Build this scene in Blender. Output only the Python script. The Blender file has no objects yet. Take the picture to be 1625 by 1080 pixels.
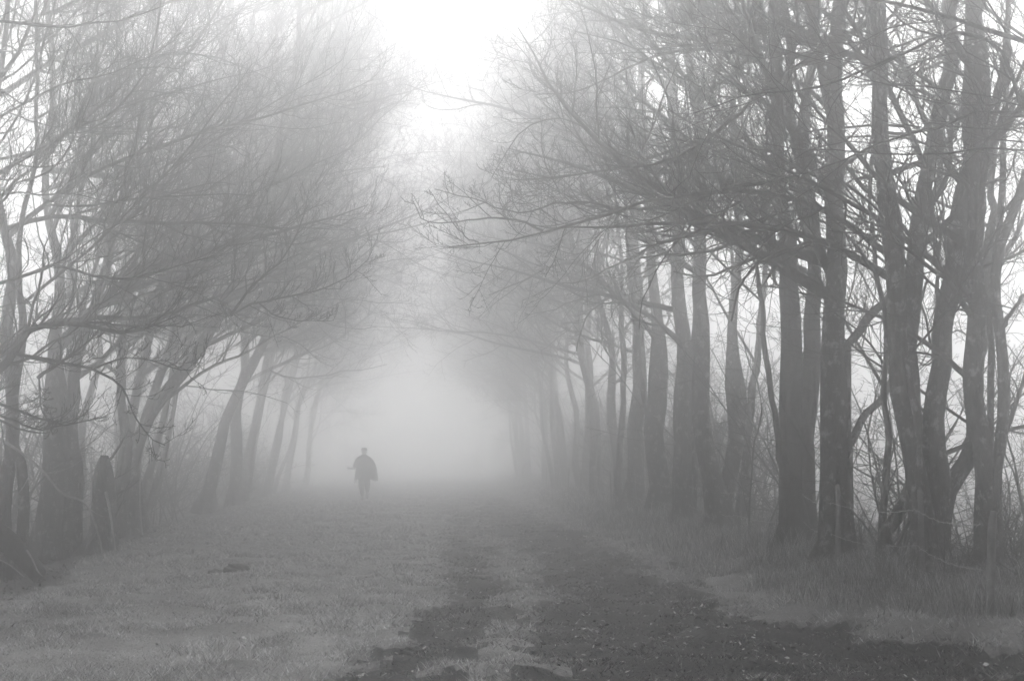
import bpy, bmesh, math, random
import numpy as np
from mathutils import Vector, Matrix

rng = np.random.default_rng(11)
random.seed(11)
scene = bpy.context.scene
COL = scene.collection

# ------------------------------------------------------------------ camera frame
F = 1806.0                      # focal length in photograph pixels (40 mm on 36 mm)
CAMZ = 1.45
PITCH = math.atan((726 - 540) / F)
YAW = math.atan((812.5 - 700) / F)
_fw = np.array([math.sin(YAW) * math.cos(PITCH), math.cos(YAW) * math.cos(PITCH), math.sin(PITCH)])
_rt = np.array([math.cos(YAW), -math.sin(YAW), 0.0])
_up = np.cross(_rt, _fw)


def at(px, py, Y):
    """surveyed point: sight line through a photograph pixel, met at distance Y along the avenue"""
    d = _fw + _rt * (px - 812.5) / F + _up * (540 - py) / F
    return np.array([0, 0, CAMZ]) + d * (Y / d[1])


# ------------------------------------------------------------------ noise + ground form
_lat = np.random.default_rng(5).random((256, 256))


def vnoise(x, y, s):
    x = np.asarray(x, float) / s + 91.3
    y = np.asarray(y, float) / s + 37.7
    xi = np.floor(x).astype(int); yi = np.floor(y).astype(int)
    fx = x - xi; fy = y - yi
    fx = fx * fx * (3 - 2 * fx); fy = fy * fy * (3 - 2 * fy)
    a = _lat[xi % 256, yi % 256]; b = _lat[(xi + 1) % 256, yi % 256]
    c = _lat[xi % 256, (yi + 1) % 256]; d = _lat[(xi + 1) % 256, (yi + 1) % 256]
    return (a * (1 - fx) + b * fx) * (1 - fy) + (c * (1 - fx) + d * fx) * fy


def sstep(t):
    t = np.clip(t, 0, 1)
    return t * t * (3 - 2 * t)


def ditch_edge(y):
    return np.interp(y, [0, 6, 10, 18, 28, 45, 80, 200], [-2.6, -3.1, -3.9, -5.0, -5.7, -6.2, -6.6, -6.8])


def ditch_mask(x, y):
    e = ditch_edge(y) + (vnoise(x, y, 0.7) - .5) * .5 + (vnoise(x, y, 2.2) - .5) * .5
    return sstep((e - x) / 0.6 + .3)


def track_mask(x, y):
    w = (vnoise(x, y, 0.13) - .5) * .5 + (vnoise(x, y, 0.35) - .5) * .5 + (vnoise(x, y, 1.3) - .5) * .6
    lft = np.interp(y, [0, 7.4, 10, 12.8, 16, 28, 60], [-1.1, -.75, -.5, -.25, -.15, -.1, .1])
    rgt = np.interp(y, [0, 7, 9, 11, 14, 20, 40], [4.1, 4.0, 3.8, 3.4, 3.2, 3.1, 2.6])
    m = sstep((x - lft + w) / .35) * sstep((rgt - x + w) / .5)
    sl = np.interp(y, [0, 7.5, 10.5, 13.5, 18, 30], [-.1, 0.0, .35, .75, .65, .5])
    sr = np.interp(y, [0, 7.5, 10.5, 13.5, 18, 30], [.6, .75, .95, 1.3, 1.5, 1.1])
    strip = sstep((x - sl + w) / .3) * sstep((sr - x + w) / .3)
    strip = strip * np.interp(y, [9, 10.5, 12, 30], [1, .45, 1, .7])
    return m * (1 - .9 * strip) * np.interp(y, [25, 60], [1, .55])


def verge_mask(x, y):
    w = (vnoise(x, y, 0.8) - .5) * .9
    return sstep((x - np.interp(y, [7, 9, 11, 14, 20, 40], [4.0, 3.8, 3.4, 3.1, 3.0, 2.9]) + w) / .7) * sstep((7.5 - x) / 1.0)


def gz(x, y):
    x = np.asarray(x, float); y = np.asarray(y, float)
    z = (vnoise(x, y, 2.5) - .5) * .09 + (vnoise(x, y, .6) - .5) * .035
    tk = track_mask(x, y)
    z = z - .05 * tk + (vnoise(x, y, .24) - .5) * (.04 + .06 * tk) + (vnoise(y, x, .38) - .5) * .07
    z = z - .3 * sstep((ditch_edge(y) + .1 - x) / 1.9) + .22 * sstep((-x - 8.5) / 3)
    z = z + .2 * sstep((x - 3.1) / 1.3) * sstep((7.6 - x) / 1.6)
    z = z * np.clip(1.2 - np.hypot(x, y) / 200, 0.1, 1)
    return z


def gzf(x, y):
    return float(gz(np.array([x]), np.array([y]))[0])


# ------------------------------------------------------------------ object helpers
def link(o, parent=None):
    COL.objects.link(o)
    if parent is not None:
        o.parent = parent
    return o


def tag(o, label=None, cat=None, group=None, kind=None):
    if label: o['label'] = label
    if cat: o['category'] = cat
    if group: o['group'] = group
    if kind: o['kind'] = kind
    return o


def empty(name, loc, label, cat, group=None):
    o = bpy.data.objects.new(name, None)
    o.empty_display_size = .3
    link(o); o.location = tuple(float(v) for v in loc)
    return tag(o, label, cat, group)


def raw_mesh(name, V, faces_list, smooth=True):
    """faces_list: list of (M,k) index arrays"""
    me = bpy.data.meshes.new(name)
    V = np.ascontiguousarray(V, np.float32)
    me.vertices.add(len(V)); me.vertices.foreach_set('co', V.ravel())
    faces_list = [f for f in faces_list if len(f)]
    loops = np.concatenate([f.ravel() for f in faces_list]).astype(np.int32)
    sizes = np.concatenate([np.full(len(f), f.shape[1]) for f in faces_list])
    starts = np.concatenate([[0], np.cumsum(sizes)[:-1]]).astype(np.int32)
    me.loops.add(len(loops)); me.loops.foreach_set('vertex_index', loops)
    me.polygons.add(len(sizes)); me.polygons.foreach_set('loop_start', starts)
    me.polygons.foreach_set('use_smooth', np.full(len(sizes), smooth))
    me.update(calc_edges=True)
    return me


def add_mesh(name, me, mat, parent=None):
    me.materials.append(mat)
    return link(bpy.data.objects.new(name, me), parent)


def norm(v):
    return v / np.maximum(np.linalg.norm(v, axis=-1, keepdims=True), 1e-9)


class Tubes:
    def __init__(self):
        self.V = []; self.Fq = []; self.Fp = {}; self.n = 0

    def add(self, P, R, sides, lump=0.0, cap=False, flare=0.0):
        """P (M,N,3) polylines, R (M,N) radii"""
        P = np.asarray(P, float); R = np.asarray(R, float)
        M, N, _ = P.shape
        if M == 0: return
        T = norm(np.gradient(P, axis=1))
        ref = np.where(np.abs(T[:, :1, 2:3]) > .9, np.array([1., 0, 0]), np.array([0, 0, 1.]))
        U = np.cross(np.broadcast_to(ref, T.shape), T)
        bad = np.linalg.norm(U, axis=-1, keepdims=True) < .15
        U = norm(np.where(bad, np.cross(T, np.array([.3, .9, .1])), U))
        # keep frames from flipping along the curve
        for i in range(1, N):
            u = U[:, i - 1] - T[:, i] * np.sum(U[:, i - 1] * T[:, i], -1, keepdims=True)
            U[:, i] = norm(u)
        W = np.cross(T, U)
        a = np.arange(sides) * 2 * math.pi / sides
        rr = np.repeat(R[:, :, None], sides, 2)
        if lump > 0:
            s = np.linalg.norm(np.diff(P, axis=1), axis=-1).cumsum(1)
            s = np.concatenate([np.zeros((M, 1)), s], 1)[:, :, None]
            r0 = np.maximum(R[:, :1, None], .03)
            for k, f, am in ((2, 1.1, .5), (3, .7, .6), (3, 2.9, .35), (5, 1.9, .3), (7, 4.3, .22), (4, 7.5, .2)):
                ph = rng.random((M, 1, 1)) * 6.28; ph2 = rng.random((M, 1, 1)) * 6.28
                rr = rr * (1 + lump * am * np.sin(k * a[None, None] + ph + f * .35 * s / r0 * .25) * np.sin(f * s + ph2))
            if flare > 0:
                ph = rng.random((M, 1, 1)) * 6.28
                fl = np.exp(-s / .28) * flare
                rr = rr * (1 + fl * (1 + .7 * np.sin(5 * a[None, None] + ph) + .4 * np.sin(3 * a[None, None] + ph * 2)))
        ring = P[:, :, None, :] + rr[..., None] * (np.cos(a)[None, None, :, None] * U[:, :, None, :] + np.sin(a)[None, None, :, None] * W[:, :, None, :])
        self.V.append(ring.reshape(-1, 3))
        base = self.n + (np.arange(M) * N * sides)[:, None, None] + (np.arange(N - 1) * sides)[None, :, None]
        j = np.arange(sides)[None, None]; j2 = (j + 1) % sides
        q = np.stack([base + j, base + j2, base + sides + j2, base + sides + j], -1).reshape(-1, 4)
        self.Fq.append(q)
        if cap:
            c = (self.n + (np.arange(M) * N + N - 1)[:, None] * sides + np.arange(sides)[None])
            self.Fp.setdefault(sides, []).append(c)
        self.n += M * N * sides

    def mesh(self, name):
        fl = [np.concatenate(self.Fq)]
        for k, v in self.Fp.items(): fl.append(np.concatenate(v))
        return raw_mesh(name, np.concatenate(self.V), fl)


def spline(pts, n):
    """Catmull-Rom through pts, resampled to n points"""
    p = np.asarray(pts, float)
    if len(p) == 2: p = np.array([p[0], (p[0] + p[1]) / 2, p[1]])
    e = np.vstack([2 * p[0] - p[1], p, 2 * p[-1] - p[-2]])
    out = []
    for i in range(len(p) - 1):
        a, b, c, d = e[i:i + 4]
        t = np.linspace(0, 1, 9)[:-1, None]
        out.append(.5 * (2 * b + (c - a) * t + (2 * a - 5 * b + 4 * c - d) * t ** 2 + (3 * b - a - 3 * c + d) * t ** 3))
    q = np.vstack(out + [p[-1:]])
    s = np.concatenate([[0], np.linalg.norm(np.diff(q, axis=0), axis=1).cumsum()])
    t = np.linspace(0, s[-1], n)
    return np.stack([np.interp(t, s, q[:, k]) for k in range(3)], 1)


# ------------------------------------------------------------------ materials (all grey: the photograph is monochrome)
def mat(name):
    m = bpy.data.materials.new(name); m.use_nodes = True
    nt = m.node_tree; b = nt.nodes['Principled BSDF']
    b.inputs['Roughness'].default_value = .85
    b.inputs['Specular IOR Level'].default_value = .25
    return m, nt, b


def g4(v): return (v, v, v, 1)


def ramp(nt, fac, stops):
    r = nt.nodes.new('ShaderNodeValToRGB')
    e = r.color_ramp.elements
    e[0].position, e[0].color = stops[0][0], g4(stops[0][1])
    e[1].position, e[1].color = stops[-1][0], g4(stops[-1][1])
    for p, v in stops[1:-1]:
        k = e.new(p); k.color = g4(v)
    nt.links.new(fac, r.inputs['Fac'])
    return r.outputs['Color']


def noise_node(nt, scale, detail=4, rough=.6, sc=None):
    tc = nt.nodes.new('ShaderNodeTexCoord'); mp = nt.nodes.new('ShaderNodeMapping')
    if sc: mp.inputs['Scale'].default_value = sc
    n = nt.nodes.new('ShaderNodeTexNoise')
    n.inputs['Scale'].default_value = scale; n.inputs['Detail'].default_value = detail; n.inputs['Roughness'].default_value = rough
    nt.links.new(tc.outputs['Object'], mp.inputs['Vector']); nt.links.new(mp.outputs['Vector'], n.inputs['Vector'])
    return n.outputs['Fac']


def mixmul(nt, a, b, fac=1.0):
    m = nt.nodes.new('ShaderNodeMix'); m.data_type = 'RGBA'; m.blend_type = 'MULTIPLY'
    m.inputs[0].default_value = fac
    nt.links.new(a, m.inputs[6]); nt.links.new(b, m.inputs[7])
    return m.outputs[2]


def bark_material(name, lo, hi, lichen):
    m, nt, b = mat(name)
    n1 = noise_node(nt, 3.0, 6, .65, (1, 1, .45))
    n2 = noise_node(nt, 22, 5, .7, (1, 1, .3))
    n3 = noise_node(nt, 9, 7, .72, (1, 1, .8))
    c1 = ramp(nt, n1, [(.3, lo), (.55, (lo + hi) / 2), (.75, hi)])
    c2 = ramp(nt, n2, [(.36, .2), (.64, 1.6)])
    c = mixmul(nt, c1, c2)
    mx = nt.nodes.new('ShaderNodeMix'); mx.data_type = 'RGBA'
    f = ramp(nt, n3, [(.53, 0), (.64, .7)])
    nt.links.new(f, mx.inputs[0]); nt.links.new(c, mx.inputs[6]); mx.inputs[7].default_value = g4(lichen)
    nt.links.new(mx.outputs[2], b.inputs['Base Color'])
    bp = nt.nodes.new('ShaderNodeBump'); bp.inputs['Strength'].default_value = .9; bp.inputs['Distance'].default_value = .05
    nt.links.new(n2, bp.inputs['Height']); nt.links.new(bp.outputs['Normal'], b.inputs['Normal'])
    return m


M_BARK = bark_material('bark', .015, .11, .42)
M_BARK_DARK = bark_material('mossy_bark', .014, .05, .1)


def plain_material(name, lo, hi, scale):
    m, nt, b = mat(name)
    nt.links.new(ramp(nt, noise_node(nt, scale, 4), [(.3, lo), (.7, hi)]), b.inputs['Base Color'])
    return m


def blade_material(name, lo, hi, patch=None, mid=.45, nsc=.9):
    m, nt, b = mat(name)
    geo = nt.nodes.new('ShaderNodeNewGeometry')
    c = ramp(nt, geo.outputs['Random Per Island'], [(0, lo), (.65, lo + mid * (hi - lo)), (1, hi)])
    n = noise_node(nt, nsc, 5, .65)
    c = mixmul(nt, c, ramp(nt, n, [(.32, patch or .55), (.66, 1.25)]))
    nt.links.new(c, b.inputs['Base Color'])
    b.inputs['Roughness'].default_value = .7
    return m


M_TWIG = plain_material('twig_bark', .03, .07, 8)
M_LIMB = bark_material('limb_bark', .03, .08, .17)
M_SHOOT = plain_material('shoot_bark', .045, .09, 10)
M_PALE = plain_material('bleached_wood', .28, .45, 14)
M_POST = plain_material('weathered_post', .09, .22, 12)
M_WIRE = plain_material('frosted_wire', .35, .55, 30)
M_GRASS = blade_material('turf_blades', .12, .92, .3, .55, 4.0)
M_TGRASS = blade_material('trampled_blades', .005, .6, .25, .08, 3.5)
M_VERGE = blade_material('long_grass_blades', .06, .75, .4, .4, 2.5)
M_LITTER = blade_material('fallen_leaves', .03, .13)


def ground_material(name, lo, hi, seed):
    m, nt, b = mat(name)
    c = mixmul(nt, ramp(nt, noise_node(nt, 1.3, 6, .65), [(.3, lo), (.7, hi)]), ramp(nt, noise_node(nt, 28 + seed, 5, .7), [(.3, .5), (.7, 1.3)]))
    nt.links.new(c, b.inputs['Base Color'])
    bp = nt.nodes.new('ShaderNodeBump'); bp.inputs['Strength'].default_value = .8; bp.inputs['Distance'].default_value = .04
    nt.links.new(noise_node(nt, 34, 5, .7), bp.inputs['Height']); nt.links.new(bp.outputs['Normal'], b.inputs['Normal'])
    return m


M_GROUND = ground_material('turf_soil', .1, .3, 0)
M_TRACK = ground_material('track_mud', .012, .06, 4)
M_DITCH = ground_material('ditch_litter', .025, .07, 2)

# ------------------------------------------------------------------ ground sheets
EXT = 150.0                     # the ground reaches well past where the mist closes
EXTX = 64.0
xs = np.concatenate([[-EXTX, -50, -30, -22, -17], np.arange(-14, -7, .35), np.arange(-7, 7.6, .09), np.arange(8, 14, .5), [16, 20, 28, 45, EXTX]])
ys = np.concatenate([[-EXT, -100, -50, -20, -8, 0, 3], np.arange(5, 22, .1), np.arange(22, 50, .3), np.arange(50, 110, 1.5), [125, EXT]])
GX, GY = np.meshgrid(xs, ys, indexing='ij')
GZ = gz(GX, GY)
V = np.stack([GX, GY, GZ], -1).reshape(-1, 3)
nx, ny = len(xs), len(ys)
I, J = np.meshgrid(np.arange(nx - 1), np.arange(ny - 1), indexing='ij')
Q = np.stack([I * ny + J, (I + 1) * ny + J, (I + 1) * ny + J + 1, I * ny + J + 1], -1).reshape(-1, 4)
cx = V[Q].mean(1)
tm = track_mask(cx[:, 0], cx[:, 1]) > .66
tm &= (cx[:, 1] > -1) & (cx[:, 1] < 110)
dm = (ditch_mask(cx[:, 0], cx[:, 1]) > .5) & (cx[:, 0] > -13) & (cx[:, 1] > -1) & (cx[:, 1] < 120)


def sheet(name, sel, m):
    q = Q[sel]
    u, inv = np.unique(q, return_inverse=True)
    o = add_mesh(name, raw_mesh(name, V[u], [inv.reshape(-1, 4)]), m)
    return tag(o, kind='structure')


sheet('ground', ~(tm | dm), M_GROUND)
sheet('track', tm, M_TRACK)
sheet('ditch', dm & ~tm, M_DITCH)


# ------------------------------------------------------------------ grass
def blades(name, x, y, h, w, lean, m, label_kind='stuff', mid=False):
    n = len(x)
    z = gz(x, y) - .006
    az = rng.random(n) * 6.283
    la = rng.random(n) * 6.283
    ln = h * lean * (.3 + rng.random(n))
    base = np.stack([x, y, z], 1)
    side = np.stack([np.cos(az), np.sin(az), np.zeros(n)], 1) * (w / 2)[:, None]
    tip = base + np.stack([np.cos(la) * ln, np.sin(la) * ln, h], 1)
    if not mid:
        VV = np.stack([base - side, base + side, tip], 1).reshape(-1, 3)
        k = np.arange(n)[:, None] * 3
        fl = [k + np.array([[0, 1, 2]])]
    else:
        md = base + np.stack([np.cos(la) * ln * .28, np.sin(la) * ln * .28, h * .62], 1)
        droop = tip.copy(); droop[:, 2] -= ln * .35
        VV = np.stack([base - side, base + side, md + side * .7, md - side * .7, droop], 1).reshape(-1, 3)
        k = np.arange(n)[:, None] * 5
        fl = [k + np.array([[0, 1, 2, 3]]), k + np.array([[3, 2, 4]])]
    o = add_mesh(name, raw_mesh(name, VV, fl, smooth=False), m)
    return tag(o, kind=label_kind)


def scatter(n, x0, x1, y0, y1, p=1.0):
    """positions thinned with distance"""
    u = rng.random(n)
    if abs(p - 1) < 1e-6: y = y0 * (y1 / y0) ** u
    else: y = (y0 ** (1 - p) + u * (y1 ** (1 - p) - y0 ** (1 - p))) ** (1 / (1 - p))
    x = x0 + rng.random(n) * (x1 - x0)
    fr = (x > -.44 * y - 1) & (x < .56 * y + 1)
    return x[fr], y[fr]


x, y = scatter(1000000, -7.2, 5.5, 6.3, 80, 1.0)
keep = (1 - track_mask(x, y)) * (1 - ditch_mask(x, y)) * (1 - .8 * verge_mask(x, y))
bare = np.clip((vnoise(x, y, .22) * .35 + vnoise(x, y, .5) * .35 + vnoise(x, y, 1.1) * .3 - .3) * 4.5, .2, 1)
k = rng.random(len(x)) < keep * bare
x, y = x[k], y[k]
cl = .35 + 1.9 * vnoise(x, y, .3) ** 1.6 * (.5 + 1.1 * vnoise(x, y, 1.7))
h = (.018 + .038 * rng.random(len(x)) ** 1.3) * cl
tall = rng.random(len(x)) < .004
h = np.where(tall, h * 2.2 + .03, h)
g = blades('grass', x, y, h, np.maximum(.0055, .00062 * y) * (.6 + .8 * rng.random(len(x))), 1.5, M_GRASS)
g['label'] = 'short pale frosty turf on the left of the track and in its middle strip'

x, y = scatter(440000, -1.6, 4.4, 6.3, 60, 1.0)
k = rng.random(len(x)) < track_mask(x, y) * np.clip(vnoise(x, y, .28) * 1.7 - .4, .03, 1) * .8
x, y = x[k], y[k]
h = (.01 + .03 * rng.random(len(x))) * (.5 + 1.0 * vnoise(x, y, .3))
g = blades('trampled_grass', x, y, h, np.maximum(.006, .0008 * y) * (.5 + 1.2 * rng.random(len(x))), 1.8, M_TGRASS)
g['label'] = 'thin dark trampled grass and debris over the muddy track'

def leaves(name, x, y, sz, m):
    n = len(x); z = gz(x, y) + .004 + .012 * rng.random(n)
    a = rng.random(n) * 6.283
    u = np.stack([np.cos(a), np.sin(a), rng.normal(size=n) * .35], 1) * sz[:, None]
    v = np.stack([-np.sin(a), np.cos(a), rng.normal(size=n) * .35], 1) * (sz * (.4 + .35 * rng.random(n)))[:, None]
    c = np.stack([x, y, z], 1)
    VV = np.stack([c - u, c - .2 * u + v, c + u, c - .1 * u - v], 1).reshape(-1, 3)
    VV[:, 2] = np.maximum(VV[:, 2], np.repeat(z, 4) - .01)
    return tag(add_mesh(name, raw_mesh(name, VV, [np.arange(n)[:, None] * 4 + np.arange(4)[None]], smooth=False), m), kind='stuff')


M_LEAF = blade_material('frosted_leaves', .02, .75, .5, .22)
x, y = scatter(60000, -4.5, 4.6, 6.3, 45, 1.1)
k = rng.random(len(x)) < (.08 + .9 * track_mask(x, y)) * np.clip(vnoise(x, y, .4) * 1.6 - .3, .05, 1) * (1 - ditch_mask(x, y))
x, y = x[k], y[k]
g = leaves('fallen_leaves', x, y, (.007 + .018 * rng.random(len(x)) ** 2) * np.interp(y, [8, 25], [1, 1.8]), M_LEAF)
g['label'] = 'scattered dead leaves, pale and dark, trodden into the muddy track'

x, y = scatter(520000, 2.5, 9, 6.8, 70, 1.15)
k = rng.random(len(x)) < verge_mask(x, y) * np.clip(vnoise(x, y, .5) * 1.6 - .1, .25, 1)
x, y = x[k], y[k]
h = (.05 + .24 * rng.random(len(x)) ** 1.4) * (.25 + 1.5 * vnoise(x, y, .4) ** 1.4) * np.interp(x, [3, 4.2, 6], [.55, 1.2, 1.35])
g = blades('long_grass', x, y, h, np.maximum(.0045, .0005 * y) * (.7 + .6 * rng.random(len(x))), .95, M_VERGE, mid=True)
g['label'] = 'long straggly grass tufts on the verge under the right hand fence'

x, y = scatter(120000, 7, 40, 8, 90, 1.0)
h = .05 + .12 * rng.random(len(x))
g = blades('field_grass', x, y, h, np.maximum(.008, .0009 * y), .9, M_VERGE)
g['label'] = 'pale rough grass of the open field beyond the right hand trees'

x, y = scatter(90000, -13, -3.2, 6.3, 50, 1.0)
k = rng.random(len(x)) < ditch_mask(x, y) * np.clip(vnoise(x, y, .6) * 1.4 - .2, .1, 1)
x, y = x[k], y[k]
h = .01 + .05 * rng.random(len(x)) ** 2
g = blades('leaf_litter', x, y, h, .02 + .025 * rng.random(len(x)), 2.5, M_LITTER)
g['label'] = 'dark leaf litter and weeds in the left hand ditch'

# ------------------------------------------------------------------ branch growth
UP = np.array([0, 0, 1.])


def grow(start, d, L, r0, r1, n, wander, trop, seed=None):
    """M curves grown step by step. trop (M,n,3) or (n,3) added to the direction each step"""
    M = len(start)
    P = np.zeros((M, n, 3)); P[:, 0] = start
    d = norm(d.copy())
    drift = rng.normal(size=(M, 3)) * wander * .4
    step = (L / (n - 1))[:, None]
    for i in range(1, n):
        d = norm(d + rng.normal(size=(M, 3)) * wander + drift + trop[i])
        P[:, i] = P[:, i - 1] + d * step
    t = np.linspace(0, 1, n)[None]
    R = r0[:, None] * (1 - t) + r1[:, None] * t
    return P, R


def children(P, R, count, t0, t1, amin, amax, lr, upb, n, wander, trop, rr=.55, rmin=.002, bias=None, taper=.6, rend=.35):
    """count branchlets on each of the M curves"""
    M, N, _ = P.shape
    if M == 0: return np.zeros((0, n, 3)), np.zeros((0, n))
    t = t0 + (t1 - t0) * (np.arange(count)[None] + rng.random((M, count))) / count
    f = t * (N - 1); i = np.minimum(f.astype(int), N - 2); w = (f - i)[..., None]
    m = np.arange(M)[:, None]
    A = P[m, i]; B = P[m, i + 1]
    pos = A * (1 - w) + B * w
    T = norm(B - A)
    rad = R[m, i] * (1 - w[..., 0]) + R[m, i + 1] * w[..., 0]
    L = np.linalg.norm(np.diff(P, axis=1), axis=-1).sum(1)[:, None]
    v = rng.normal(size=T.shape)
    if bias is not None: v = v + bias
    v = v + upb * UP
    S = norm(v - T * np.sum(v * T, -1, keepdims=True))
    a = np.radians(amin + (amax - amin) * rng.random(t.shape))[..., None]
    d = T * np.cos(a) + S * np.sin(a)
    ln = L * lr * (1 - taper * t) * (.45 + .85 * rng.random(t.shape))
    ro = np.maximum(np.minimum(rad * rr * (.7 + .5 * rng.random(t.shape)), ln * .02 + .002), rmin)
    K = M * count
    ro = ro.reshape(K)
    return grow(pos.reshape(K, 3), d.reshape(K, 3), ln.reshape(K), ro, np.maximum(ro * rend, rmin * .7), n, wander, trop)


def trop_seq(n, side=(0, 0, 0), up0=0., up1=0.):
    t = np.linspace(0, 1, n)[:, None]
    return np.array(side)[None] * (1 - .5 * t) + UP[None] * (up0 * (1 - t) + up1 * t)


def crown_from_limbs(tb, P, R, dens=1.0, twig_r=.0028, spray=0):
    """branches, twigs and spurs on a set of limbs, all into one tube set"""
    if len(P):
        dens = dens * float(np.clip(np.linalg.norm(np.diff(P, axis=1), axis=2).sum(1).mean() / 3.5, .3, 1.2))
    b, rb = children(P, R, max(3, int(15 * dens)), .1, .99, 28, 60, .44, .35, 9, .14, trop_seq(9, up0=-.01, up1=.08), rr=.5, rmin=.004)
    tb.add(b, rb, 4)
    t, rt = children(b, rb, max(4, int(9 * dens)), .08, 1, 26, 58, .5, .35, 6, .12, trop_seq(6, up0=.03, up1=.12), rr=.55, rmin=twig_r)
    tb.add(t, rt, 3)
    s, rs = children(t, rt, 4, .15, 1, 25, 60, .5, .3, 4, .12, trop_seq(4, up0=.05, up1=.12), rr=.7, rmin=twig_r * .8)
    tb.add(s, rs, 3)
    if spray:
        u, ru = children(P, R, spray, .12, 1, 25, 65, .26, .9, 9, .06, trop_seq(9, up0=.02, up1=.2), rr=.4, rmin=.0032, taper=.2)
        tb.add(u, ru, 4)
        v, rv = children(u, ru, 6, .12, .95, 22, 48, .5, .5, 6, .07, trop_seq(6, up0=.06, up1=.16), rr=.7, rmin=twig_r)
        tb.add(v, rv, 3)
        w_, rw = children(v, rv, 3, .15, .95, 22, 48, .5, .4, 4, .08, trop_seq(4, up0=.08, up1=.14), rr=.8, rmin=twig_r * .8)
        tb.add(w_, rw, 3)
    # spurs straight on the limbs
    s2, rs2 = children(P, R, max(3, int(14 * dens)), .2, 1, 45, 85, .12, .3, 5, .14, trop_seq(5, up0=.05, up1=.12), rr=.3, rmin=twig_r)
    tb.add(s2, rs2, 3)
    s3, rs3 = children(s2, rs2, 4, .2, 1, 30, 60, .5, .3, 4, .12, trop_seq(4, up0=.05, up1=.1), rr=.7, rmin=twig_r * .8)
    tb.add(s3, rs3, 3)


def stem_limbs(P, R, count, t0, t1, side, reach, n=14, bias=1.1, up=(.02, .07), amin=36, amax=70):
    """main boughs on one stem; side = -1 leans to -x, +1 to +x"""
    M = 1
    t = t0 + (t1 - t0) * (np.arange(count) + rng.random(count)) / count
    N = len(P)
    f = t * (N - 1); i = np.minimum(f.astype(int), N - 2); w = (f - i)[:, None]
    pos = P[i] * (1 - w) + P[i + 1] * w
    rad = R[i]
    T = norm(P[i + 1] - P[i])
    v = rng.normal(size=(count, 3)) * np.array([1, 1, .2]) + np.array([side * bias, 0, 0])
    S = norm(v - T * np.sum(v * T, 1, keepdims=True))
    a = np.radians(amin + (amax - amin) * rng.random(count))[:, None]
    d = T * np.cos(a) + S * np.sin(a)
    ln = reach * (.55 + .6 * rng.random(count)) * np.where(S[:, 0] * side > 0, 1, .75)
    r0 = np.minimum(rad * .55, .016 + .011 * ln) * (.7 + .5 * rng.random(count))
    return grow(pos, d, ln, r0, np.full(count, .006), n, .085, trop_seq(n, (side * .03, 0, 0), up[0] - .05, up[1]))


def px_stem(pts, Y, r0, r1, n=30):
    """stem from surveyed picture points; each point may carry its own depth offset"""
    w = np.array([at(p[0], p[1], Y + (p[2] if len(p) > 2 else 0)) for p in pts])
    P = spline(w, n)
    t = np.linspace(0, 1, n)
    for f in (2.3, 4.1, 7.3):
        P += np.sin(6.283 * (f * t[:, None] + rng.random(3))) * min(.07, r0 * .5) / f ** .7 * np.clip(t[:, None] * 8, 0, 1)
    P[2:-1] += rng.normal(size=(n - 3, 3)) * min(.012, r0 * .1)
    if isinstance(r1, list):
        return P, np.interp(t, [0] + [q[0] for q in r1], [r0] + [q[1] for q in r1])
    return P, r0 * (1 - t) ** .8 + r1 * (1 - (1 - t) ** .8)


def build_tree(name, label, stems, hero, side, nl=(9, 16), reach=4.2, dens=1.0, group=None, bark=None, cat='tree', roots=True, t_low=.12, bias=1.1, spray=0, twig=.0028):
    """stems: list of (P, R); hero: list of (P, R) explicit boughs. One thing: trunk, each bough, crown"""
    base = stems[0][0][0]
    o = empty(name, (base[0], base[1], base[2]), label, cat, group)
    off = np.array(base)
    tb = Tubes()
    for k, (P, R) in enumerate(stems):
        tb.add((P - off)[None], R[None], 20 if R[0] > .08 else 10, lump=.22 if R[0] > .08 else .15, cap=True, flare=.8 if (k == 0 and roots) else .35)
    add_mesh('trunk', tb.mesh('trunk'), bark or M_BARK, o)
    LP, LR = [], []
    for P, R in hero:
        LP.append(P[None]); LR.append(R[None])
    for k, (P, R) in enumerate(stems):
        c = nl[0] if k == 0 else max(3, int(nl[0] * .6))
        if k and R[0] < .09: c = max(2, c // 3)
        p, r = stem_limbs(P, R, c, t_low, .97, side, reach, bias=bias)
        ok = ~((np.abs(p[:, :, 0]) < 4.2) & (p[:, :, 2] < 2.7)).any(1)
        LP.append(p[ok]); LR.append(r[ok])
    ct = Tubes()
    for p, r in zip(LP, LR):
        for q in range(len(p)):
            lt = Tubes(); lt.add((p[q] - off)[None], r[q][None], 7, lump=.12)
            add_mesh('bough', lt.mesh('bough'), M_LIMB, o)
        crown_from_limbs(ct, p - off, r, dens, twig, spray)
    add_mesh('crown', ct.mesh('crown'), M_TWIG, o)
    return o


def px_bough(pts, Y, r0, r1=.006, n=16):
    """explicit bough"""
    w = np.array([at(p[0], p[1], Y + (p[2] if len(p) > 2 else 0)) for p in pts])
    P = spline(w, n)
    P[1:-1] += rng.normal(size=(n - 2, 3)) * .006
    t = np.linspace(0, 1, n)
    return P, r0 + (r1 - r0) * t


def ground_stem(px, base_py, Y):
    p = at(px, base_py, Y)
    return p


# ------------------------------------------------------------------ right hand row, near trees
def S(pts, Y, r0, r1, n=30):
    P, R = px_stem(pts, Y, r0, r1, n)
    P[0, 2] = gzf(P[0, 0], P[0, 1]) - .08
    return P, R


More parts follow.
